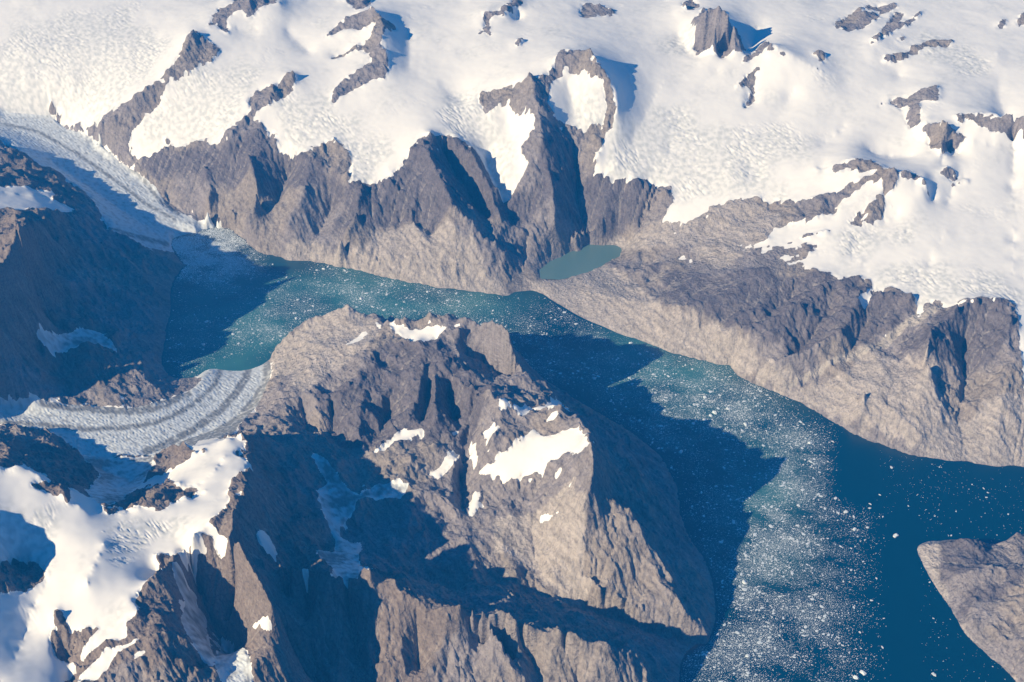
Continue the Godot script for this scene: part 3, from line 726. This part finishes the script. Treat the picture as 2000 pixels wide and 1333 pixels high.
func build_land() -> void:
	var moved := {}
	var cw := NX - 1
	var ch := NY - 1
	var comp := PackedInt32Array()
	comp.resize(cw * ch)
	comp.fill(-1)
	var kind := PackedByteArray()
	kind.resize(cw * ch)
	for y in ch:
		for x in cw:
			var k := y * NX + x
			if hgt[k] < -12.0 and hgt[k + 1] < -12.0 and hgt[k + NX] < -12.0 and hgt[k + NX + 1] < -12.0:
				kind[y * cw + x] = 9
			elif f_ice[k] + f_ice[k + 1] + f_ice[k + NX] + f_ice[k + NX + 1] > 0.0:
				kind[y * cw + x] = 2
			elif f_snow[k] + f_snow[k + 1] + f_snow[k + NX] + f_snow[k + NX + 1] > 0.0:
				kind[y * cw + x] = 1
	# corners on a seam slide onto the seam, so that it runs smoothly
	for y in range(1, ch):
		for x in range(1, cw):
			var q := y * cw + x
			var a := kind[q]
			var b := kind[q - 1]
			var c := kind[q - cw]
			var d := kind[q - cw - 1]
			if (a == b and a == c and a == d) or a == 9 or b == 9 or c == 9 or d == 9:
				continue
			var k := y * NX + x
			var fld := f_ice if a == 2 or b == 2 or c == 2 or d == 2 else f_snow
			var gx := (fld[k + 1] - fld[k - 1]) * 0.5
			var gy := (fld[k + NX] - fld[k - NX]) * 0.5
			var gg := gx * gx + gy * gy
			if gg < 1e-6:
				continue
			var u := clampf(-fld[k] * gx / gg, -0.45, 0.45)
			var v := clampf(-fld[k] * gy / gg, -0.45, 0.45)
			var px := pos[k + 1] if u > 0.0 else pos[k - 1]
			var py := pos[k + NX] if v > 0.0 else pos[k - NX]
			moved[k] = pos[k] + (px - pos[k]) * absf(u) + (py - pos[k]) * absf(v)
	for k: int in moved:
		pos[k] = moved[k]
	var cells := []
	var stack := PackedInt32Array()
	for s in cw * ch:
		if comp[s] >= 0 or kind[s] == 9:
			continue
		var id := cells.size()
		var mine := PackedInt32Array()
		var kd := kind[s]
		comp[s] = id
		stack.append(s)
		while stack.size() > 0:
			var c := stack[-1]
			stack.remove_at(stack.size() - 1)
			mine.append(c)
			var x := c % cw
			if x > 0 and comp[c - 1] < 0 and kind[c - 1] == kd:
				comp[c - 1] = id
				stack.append(c - 1)
			if x < cw - 1 and comp[c + 1] < 0 and kind[c + 1] == kd:
				comp[c + 1] = id
				stack.append(c + 1)
			if c >= cw and comp[c - cw] < 0 and kind[c - cw] == kd:
				comp[c - cw] = id
				stack.append(c - cw)
			if c + cw < cw * ch and comp[c + cw] < 0 and kind[c + cw] == kd:
				comp[c + cw] = id
				stack.append(c + cw)
		cells.append(mine)
	lap("pieces %d" % cells.size())
	var small := [PackedInt32Array(), PackedInt32Array(), PackedInt32Array()]
	var remap := PackedInt32Array()
	remap.resize(NX * NY)
	remap.fill(-1)
	var titles := {}
	for t in TITLES:
		var c := cell_of(hit(t[0], t[1]), NX, NY).floor()
		if c.x >= 0 and c.y >= 0 and c.x < cw and c.y < ch:
			var id := comp[int(c.y) * cw + int(c.x)]
			if id >= 0 and not titles.has(id):
				titles[id] = t
	var used := {}
	for id in cells.size():
		var mine: PackedInt32Array = cells[id]
		var kd := kind[mine[0]]
		if mine.size() < int(260 * QUAL * QUAL) and not titles.has(id):
			small[kd].append_array(mine)
			continue
		var t: Array = titles.get(id, [0, 0, ["rock_outcrop", "snow_patch", "glacier_ice"][kd], ["bare grey rock outcrop breaking through the snow", "patch of old white snow lying on the rock", "patch of dirty broken glacier ice"][kd], ["outcrop", "snow patch", "glacier"][kd]])
		var nm: String = t[2]
		used[nm] = used.get(nm, -1) + 1
		if used[nm] > 0:
			nm = "%s_%03d" % [nm, used[nm]]
		land_piece(nm, mine, kd, cw, remap, t[3], t[4], "structure")
	land_piece("scattered_rock", small[0], 0, cw, remap, "small rocks showing through the snow and ice", "rock", "stuff")
	land_piece("scattered_snow", small[1], 1, cw, remap, "small scraps of snow left in rock hollows", "snow", "stuff")
	if small[2].size() > 0:
		land_piece("scattered_ice", small[2], 2, cw, remap, "small scraps of glacier ice among rock and snow", "ice", "stuff")

func land_piece(called: String, mine: PackedInt32Array, kd: int, cw: int, remap: PackedInt32Array, label: String, category: String, kind: String) -> void:
	if mine.is_empty():
		return
	var v := PackedVector3Array()
	var nn := PackedVector3Array()
	var cc := PackedColorArray()
	var ix := PackedInt32Array()
	var seen := PackedInt32Array()
	for c in mine:
		var k := (c / cw) * NX + c % cw
		for q: int in [k, k + 1, k + NX, k + NX + 1]:
			if remap[q] < 0:
				remap[q] = v.size()
				seen.append(q)
				v.append(pos[q])
				nn.append(nrm[q])
				cc.append(own_color(q, kd))
		var a := remap[k]
		var b := remap[k + 1]
		var d := remap[k + NX]
		var e := remap[k + NX + 1]
		ix.append_array(PackedInt32Array([a, d, b, b, d, e]))
	for q in seen:
		remap[q] = -1
	var arr := []
	arr.resize(Mesh.ARRAY_MAX)
	arr[Mesh.ARRAY_VERTEX] = v
	arr[Mesh.ARRAY_NORMAL] = nn
	arr[Mesh.ARRAY_COLOR] = cc
	arr[Mesh.ARRAY_INDEX] = ix
	var m := ArrayMesh.new()
	m.add_surface_from_arrays(Mesh.PRIMITIVE_TRIANGLES, arr)
	m.surface_set_material(0, terrain_mats[kd])
	var o := MeshInstance3D.new()
	o.name = called
	o.mesh = m
	add_child(o, true)
	o.set_meta("label", label)
	o.set_meta("category", category)
	o.set_meta("kind", kind)

func own_color(q: int, kd: int) -> Color:
	if cls[q] == kd:
		return col[q]
	for s: int in [-1, 1, -NX, NX, -NX - 1, NX + 1]:
		var k := q + s
		if k >= 0 and k < NX * NY and cls[k] == kd and pos[k].y > -25.0:
			return col[k]
	return [Color(0.18, 0.16, 0.15), Color(0.8, 0.79, 0.78), Color(0.55, 0.6, 0.63)][kd]

const TITLES := [
	[700, 420, "mountain", "broad grey rock flanks rising from the far shore to the ice cap", "mountain"],
	[1000, 1000, "mountain", "rocky mountain between the fjord and the shaded valley", "mountain"],
	[1880, 1150, "headland", "low bare rock headland reaching into the dark open water", "headland"],
	[700, 230, "ice_cap", "wide white ice cap covering the high ground", "ice cap"],
	[150, 260, "glacier", "crevassed outlet glacier ending in the fjord head", "glacier"],
	[300, 840, "glacier", "curving striped glacier with dark moraine bands", "glacier"],
	[200, 1080, "snowfield", "smooth white snowfield on the near mountain", "snowfield"],
	[480, 12, "nunatak", "hooked rock ridge with a snowy hollow inside its bend", "nunatak"],
	[735, 115, "nunatak", "long branching rock ridge curving down through the ice cap", "nunatak"],
	[955, 35, "nunatak", "thin curved rock rim above the pass of the ice cap", "nunatak"],
	[1165, 25, "nunatak", "small dark rock knoll alone on flat snow", "nunatak"],
	[1415, 60, "nunatak", "steep rock dome above a broken blue icefall", "nunatak"],
	[1480, 110, "nunatak", "pale rock shoulder just below the steep dome", "nunatak"],
	[1470, 165, "nunatak", "forked rock rib running down a smooth snow slope", "nunatak"],
	[1790, 195, "nunatak", "dark T shaped rock crest on the snow", "nunatak"],
	[1840, 265, "nunatak", "dark blocky rock peak below the T shaped crest", "nunatak"],
	[1950, 240, "nunatak", "long dark rock wall reaching out of the picture", "nunatak"],
	[1865, 352, "nunatak", "small pointed rock fin below the dark blocky peak", "nunatak"],
	[1680, 38, "rock_outcrop", "broad brown rock patch on the far snow slope", "outcrop"],
	[1740, 55, "rock_outcrop", "slanting brown rock band on the far snow slope", "outcrop"],
	[1790, 98, "rock_outcrop", "lowest narrow rock band on the far snow slope", "outcrop"],
	[1070, 880, "snow_patch", "largest snow patch high on the sunny face of the central mountain", "snow patch"],
	[815, 655, "snow_patch", "snow filling the hollow on top of the central mountain", "snow patch"],
	[1150, 200, "cirque_glacier", "small cirque glacier held between two rock arms", "glacier"],
	[30, 385, "snow_cap", "flat snow cap on top of the shaded cliff", "snow cap"],
	[100, 655, "snow_patch", "shaded snow apron at the foot of the dark cliff", "snow patch"],
	[640, 985, "valley_glacier", "shaded ice in the head of the hanging valley", "glacier"],
	[780, 870, "snow_patch", "slanting snow ledge across the central mountain cliffs", "snow patch"],
	[380, 1180, "snow_gully", "shaded snow gully below the near snowfield", "snow gully"],
]

func make_materials() -> void:
	var grain := NoiseTexture2D.new()
	var gn := noise(0.022, 5, false, 5)
	gn.fractal_gain = 0.62
	grain.noise = gn
	grain.width = 1024
	grain.height = 1024
	grain.seamless = true
	var ramp := Gradient.new()
	ramp.set_color(0, Color(0.80, 0.79, 0.80))
	ramp.set_color(1, Color(1, 1, 1))
	ramp.add_point(0.5, Color(0.97, 0.965, 0.96))
	grain.color_ramp = ramp
	var joints := NoiseTexture2D.new()
	var jn := noise(0.016, 3, true, 15)
	jn.domain_warp_enabled = true
	jn.domain_warp_amplitude = 40.0
	jn.domain_warp_frequency = 0.01
	joints.noise = jn
	joints.width = 1024
	joints.height = 1024
	joints.seamless = true
	var jr := Gradient.new()
	jr.set_color(0, Color(1, 1, 1))
	jr.set_color(1, Color(0.64, 0.63, 0.66))
	jr.add_point(0.66, Color(1.0, 1.0, 1.0))
	joints.color_ramp = jr
	var bumps := NoiseTexture2D.new()
	bumps.noise = noise(0.012, 6, true, 6)
	bumps.width = 1024
	bumps.height = 1024
	bumps.seamless = true
	bumps.as_normal_map = true
	bumps.bump_strength = 14.0
	for k in 3:
		var m := StandardMaterial3D.new()
		m.resource_name = ["rock", "snow", "ice"][k]
		m.vertex_color_use_as_albedo = true
		m.roughness = [0.95, 0.85, 0.7][k]
		m.metallic_specular = [0.2, 0.3, 0.4][k]
		if k == 0:
			m.uv1_triplanar = true
			m.uv1_world_triplanar = true
			m.uv1_scale = Vector3.ONE / 1100.0
			m.albedo_texture = grain
			m.detail_enabled = true
			m.detail_albedo = joints
			m.detail_blend_mode = BaseMaterial3D.BLEND_MODE_MUL
			m.detail_uv_layer = BaseMaterial3D.DETAIL_UV_1
			m.normal_enabled = true
			m.normal_texture = bumps
			m.normal_scale = 1.0
		terrain_mats.append(m)

func build_water() -> void:
	var m := StandardMaterial3D.new()
	m.resource_name = "fjord_water"
	m.albedo_color = Color(0.012, 0.055, 0.075).linear_to_srgb()
	m.roughness = 0.25
	m.albedo_color = Color.WHITE
	m.vertex_color_use_as_albedo = true
	var silt := Image.create_empty(NX, NY, false, Image.FORMAT_RF)
	for b in SILT:
		var c := PackedVector2Array()
		for q in range(0, b[1].size(), 2):
			c.append(cell_of(at(b[1][q], b[1][q + 1], 0.0), NX, NY))
		fill(silt, c, b[0])
	var sd := softened(silt, 62)
	var swirl := noise(1.0 / 700.0, 4, false, 111)
	swirl.domain_warp_enabled = true
	swirl.domain_warp_amplitude = 300.0
	swirl.domain_warp_frequency = 1.0 / 1200.0
	var v := PackedVector3Array()
	var cc := PackedColorArray()
	var ix := PackedInt32Array()
	var deep := Color(0.003, 0.034, 0.060)
	var milk := Color(0.048, 0.160, 0.162)
	var wn := 300
	var wm := 250
	for y in wm:
		var f := F0 * pow(F1 / F0, (y + 0.5) / wm)
		if f > 19000.0:
			wm = y
			break
		for x in wn:
			var w := half_width(f)
			var p := Vector3(w * ((x + 0.5) / wn * 2.0 - 1.03), 0, -f)
			v.append(p)
			var c := cell_of(p, NX, NY).round()
			var t := clampf(sd[clampi(int(c.y), 0, NY - 1) * NX + clampi(int(c.x), 0, NX - 1)], 0.0, 1.0)
			cc.append(deep.lerp(milk, clampf(t * (1.0 + 0.9 * swirl.get_noise_2d(p.x * 0.7 + p.z * 0.4, p.z)), 0.0, 1.2)))
			if x > 0 and y > 0:
				var k := y * wn + x
				ix.append_array(PackedInt32Array([k - wn - 1, k - 1, k - wn, k - wn, k - 1, k]))
	var nn := PackedVector3Array()
	nn.resize(v.size())
	nn.fill(Vector3.UP)
	var arr := []
	arr.resize(Mesh.ARRAY_MAX)
	arr[Mesh.ARRAY_VERTEX] = v
	arr[Mesh.ARRAY_NORMAL] = nn
	arr[Mesh.ARRAY_COLOR] = cc
	arr[Mesh.ARRAY_INDEX] = ix
	var am := ArrayMesh.new()
	am.add_surface_from_arrays(Mesh.PRIMITIVE_TRIANGLES, arr)
	am.surface_set_material(0, m)
	var o := MeshInstance3D.new()
	o.name = "fjord_water"
	o.mesh = am
	add_child(o)
	o.set_meta("kind", "structure")
	o.set_meta("label", "deep blue fjord water between the mountain walls")
	o.set_meta("category", "water")
	var lm: StandardMaterial3D = m.duplicate()
	lm.vertex_color_use_as_albedo = false
	lm.resource_name = "lake_water"
	lm.albedo_color = Color(0.12, 0.21, 0.20).linear_to_srgb()
	var st := SurfaceTool.new()
	st.begin(Mesh.PRIMITIVE_TRIANGLES)
	var mid := at(1130, 508, LAKE_Y)
	var c := PackedVector2Array()
	for q in range(0, LAKE.size(), 2):
		var w := at(LAKE[q], LAKE[q + 1], LAKE_Y)
		w = mid + (w - mid) * 1.14
		c.append(Vector2(w.x, w.z))
	var tri := Geometry2D.triangulate_polygon(c)
	for q in tri:
		st.set_normal(Vector3.UP)
		st.add_vertex(Vector3(c[q].x, LAKE_Y, c[q].y))
	o = MeshInstance3D.new()
	o.name = "lake"
	o.mesh = st.commit()
	o.mesh.surface_set_material(0, lm)
	add_child(o)
	o.set_meta("kind", "structure")
	o.set_meta("label", "small milky green lake behind the far shore")
	o.set_meta("category", "lake")

# ---------------------------------------------------------------- drifting ice
func floe_mesh(sd: int, sides: int, tall: float) -> ArrayMesh:
	var r := RandomNumberGenerator.new()
	r.seed = sd
	var st := SurfaceTool.new()
	st.begin(Mesh.PRIMITIVE_TRIANGLES)
	st.set_smooth_group(-1)
	var low := []
	var rim := []
	var top := []
	var ph := r.randf() * TAU
	for i in sides:
		var a := TAU * (i + r.randf_range(-0.3, 0.3)) / sides
		var q := r.randf_range(0.72, 1.12) * (1.0 + 0.25 * cos(2.0 * (a - ph)))
		var d := Vector3(cos(a) * q, 0, sin(a) * q)
		low.append(d * 1.04 + Vector3(0, -0.15, 0))
		rim.append(d * 0.96 + Vector3(0, tall * r.randf_range(0.35, 0.8), 0))
		top.append(d * r.randf_range(0.35, 0.6) + Vector3(0, tall * r.randf_range(0.6, 1.3), 0))
	var mid := Vector3(r.randf_range(-0.2, 0.2), tall * r.randf_range(0.7, 1.4), r.randf_range(-0.2, 0.2))
	for i in sides:
		var j := (i + 1) % sides
		for t in [[low[i], rim[i], rim[j]], [low[i], rim[j], low[j]], [rim[i], top[i], top[j]], [rim[i], top[j], rim[j]], [top[i], mid, top[j]]]:
			for v in t:
				st.add_vertex(v)
	st.generate_normals()
	return st.commit()

func build_ice() -> void:
	var im := Image.create_empty(NX, NY, false, Image.FORMAT_RF)
	for b in BRASH:
		var c := PackedVector2Array()
		for q in range(0, b[1].size(), 2):
			c.append(cell_of(at(b[1][q], b[1][q + 1], 0.0), NX, NY))
		fill(im, c, b[0])
	var dens := softened(im, 40)
	var clump := noise(1.0 / 420.0, 4, false, 101)
	clump.domain_warp_enabled = true
	clump.domain_warp_amplitude = 260.0
	clump.domain_warp_frequency = 1.0 / 900.0
	var list := []
	for y in range(1, NY - 1):
		var f := F0 * pow(F1 / F0, (y + 0.5) / NY)
		var w := half_width(f)
		var dx := w * 2.0 / NX
		var dz := f * log(F1 / F0) / NY
		for x in range(1, NX - 1):
			var k := y * NX + x
			var d := dens[k]
			if d <= 0.004 or hgt[k] > -10.0:
				continue
			var wx := w * ((x + 0.5) / NX * 2.0 - 1.03)
			if absf(wx) > 0.46 * (f * cp + CAM_H * sp):
				continue
			var n := clump.get_noise_2d(wx * 0.8 + f * 0.3, f)
			d *= clampf(0.75 + n * 1.2, 0.06, 1.5)
			var want := d * dx * dz * ICE_RATE
			var many := int(want + rng.randf())
			for q in many:
				var r := 1.9 * pow(1.0 - rng.randf() * 0.9997, -0.34)
				list.append([minf(r, 12.0 if d > 0.95 else 26.0), Vector3(wx + rng.randf_range(-0.5, 0.5) * dx, 0, -f + rng.randf_range(-0.5, 0.5) * dz)])
	# a few that stand out in the photograph
	for b in [[1750,1047,30], [1396,806,34], [1388,812,24], [1250,692,24], [578,622,26], [573,612,20], [602,607,18], [632,526,24], [640,521,20], [618,528,18], [716,573,20], [963,607,18], [1428,760,20], [1483,1256,22], [1652,1001,24], [1637,1002,17], [1668,1010,20], [1632,974,22], [1560,988,20], [1605,1185,20], [1700,985,17], [1725,1010,13], [1460,1282,24], [1672,1325,30], [1686,1315,26], [1825,1318,22], [1535,897,20], [1583,902,22], [1930,963,14], [1927,972,14], [1970,1005,12], [1724,1265,16], [1668,1187,15]]:
		list.append([float(b[2]), at(b[0], b[1], 0.0)])
	list.sort_custom(func(a, b): return a[0] > b[0])
	print("floes ", list.size())
	var m := StandardMaterial3D.new()
	m.resource_name = "floe_ice"
	m.albedo_color = Color(0.68, 0.73, 0.74).linear_to_srgb()
	m.roughness = 0.6
	var shapes := []
	for i in 10:
		var sh := floe_mesh(300 + i, 7 + i % 4, 0.22 if i < 6 else 0.55)
		sh.surface_set_material(0, m)
		shapes.append(sh)
	var seen := {}
	for i in mini(300, list.size()):
		var p: Vector3 = list[i][1]
		var r: float = list[i][0]
		var o := MeshInstance3D.new()
		var berg := i < 34
		var px := pixel_of(p)
		var nm := "iceberg" if berg else "ice_floe"
		seen[nm] = seen.get(nm, -1) + 1
		o.name = nm if seen[nm] == 0 else "%s_%03d" % [nm, seen[nm]]
		o.mesh = shapes[(6 + i % 4) if berg else i % 6]
		o.position = p
		o.rotation.y = rng.randf() * TAU
		o.scale = Vector3(r * rng.randf_range(0.8, 1.25), r * 0.8, r * rng.randf_range(0.7, 1.0))
		add_child(o, true)
		var where: Array = ["drifting behind the central mountain near the glacier fronts", "fjord head"]
		if px.x > 1600.0 and px.y > 900.0:
			where = ["floating alone on the dark open water off the headland", "open water"]
		elif px.y > 950.0:
			where = ["in the pack beside the foot of the central mountain", "lower pack"]
		elif px.x > 1100.0:
			where = ["in the thick pack in mid channel", "mid channel"]
		o.set_meta("label", ("tall white iceberg " if berg else "flat white ice floe ") + where[0])
		o.set_meta("category", "iceberg" if berg else "ice floe")
		o.set_meta("group", ("icebergs in the " if berg else "ice floes in the ") + where[1])
	var mm := MultiMesh.new()
	mm.transform_format = MultiMesh.TRANSFORM_3D
	mm.mesh = shapes[2]
	mm.instance_count = maxi(0, list.size() - 300)
	for i in mm.instance_count:
		var e: Array = list[i + 300]
		var r: float = e[0]
		var bs := Basis(Vector3.UP, rng.randf() * TAU).scaled_local(Vector3(r * rng.randf_range(0.8, 1.3), r, r * rng.randf_range(0.6, 1.0)))
		mm.set_instance_transform(i, Transform3D(bs, e[1]))
	var mi := MultiMeshInstance3D.new()
	mi.name = "brash_ice"
	mi.multimesh = mm
	add_child(mi)
	mi.set_meta("kind", "stuff")
	mi.set_meta("label", "countless small pieces of white brash ice on the fjord")
	mi.set_meta("category", "ice")

func pixel_of(p: Vector3) -> Vector2:
	var y := p.y - CAM_H
	var f := -p.z
	var d := f * cp - y * sp
	return Vector2(1000.0 + FPX * p.x / d, 666.5 - FPX * (y * cp + f * sp) / d)

func _ready() -> void:
	t0 = Time.get_ticks_msec()
	rng.seed = 20
	# camera
	var cam := Camera3D.new()
	cam.name = "camera"
	cam.fov = FOV
	cam.near = 10.0
	cam.far = 80000.0
	cam.position = Vector3(0, CAM_H, 0)
	cam.rotation.x = -PITCH
	add_child(cam)
	cam.current = true
	# sky, haze, exposure
	var env := Environment.new()
	env.background_mode = Environment.BG_SKY
	var sm := ProceduralSkyMaterial.new()
	sm.sky_top_color = Color(0.008, 0.10, 0.30).linear_to_srgb()
	sm.sky_horizon_color = Color(0.035, 0.20, 0.42).linear_to_srgb()
	sm.ground_bottom_color = Color(0.06, 0.12, 0.20).linear_to_srgb()
	sm.ground_horizon_color = Color(0.035, 0.20, 0.42).linear_to_srgb()
	sm.energy_multiplier = 0.62
	sm.sun_angle_max = 1.0
	var sky := Sky.new()
	sky.sky_material = sm
	env.sky = sky
	env.tonemap_mode = Environment.TONE_MAPPER_LINEAR
	env.tonemap_exposure = 1.86
	env.fog_enabled = true
	env.fog_density = 0.0000165
	env.fog_light_color = Color(0.02, 0.33, 1.0).linear_to_srgb()
	env.sdfgi_enabled = true
	env.ssao_enabled = true
	env.ssil_enabled = true
	var we := WorldEnvironment.new()
	we.name = "environment"
	we.environment = env
	add_child(we)
	# sun, low behind the left shoulder
	var sun := DirectionalLight3D.new()
	sun.name = "sun"
	sun.light_energy = 1.6
	sun.light_color = Color(1.0, 0.92, 0.76)
	sun.light_angular_distance = 0.5
	sun.shadow_enabled = true
	var e := deg_to_rad(27.1)
	sun.look_at_from_position(Vector3.ZERO, Vector3(0.834 * cos(e), -sin(e), -0.551 * cos(e)))
	add_child(sun)
	make_materials()
	solve_land()
	lap("solved")
	cover_masks()
	lap("masks")
	erode()
	refine()
	shade_vertices()
	lap("colours")
	build_land()
	lap("land")
	build_water()
	build_ice()
	lap("ice")
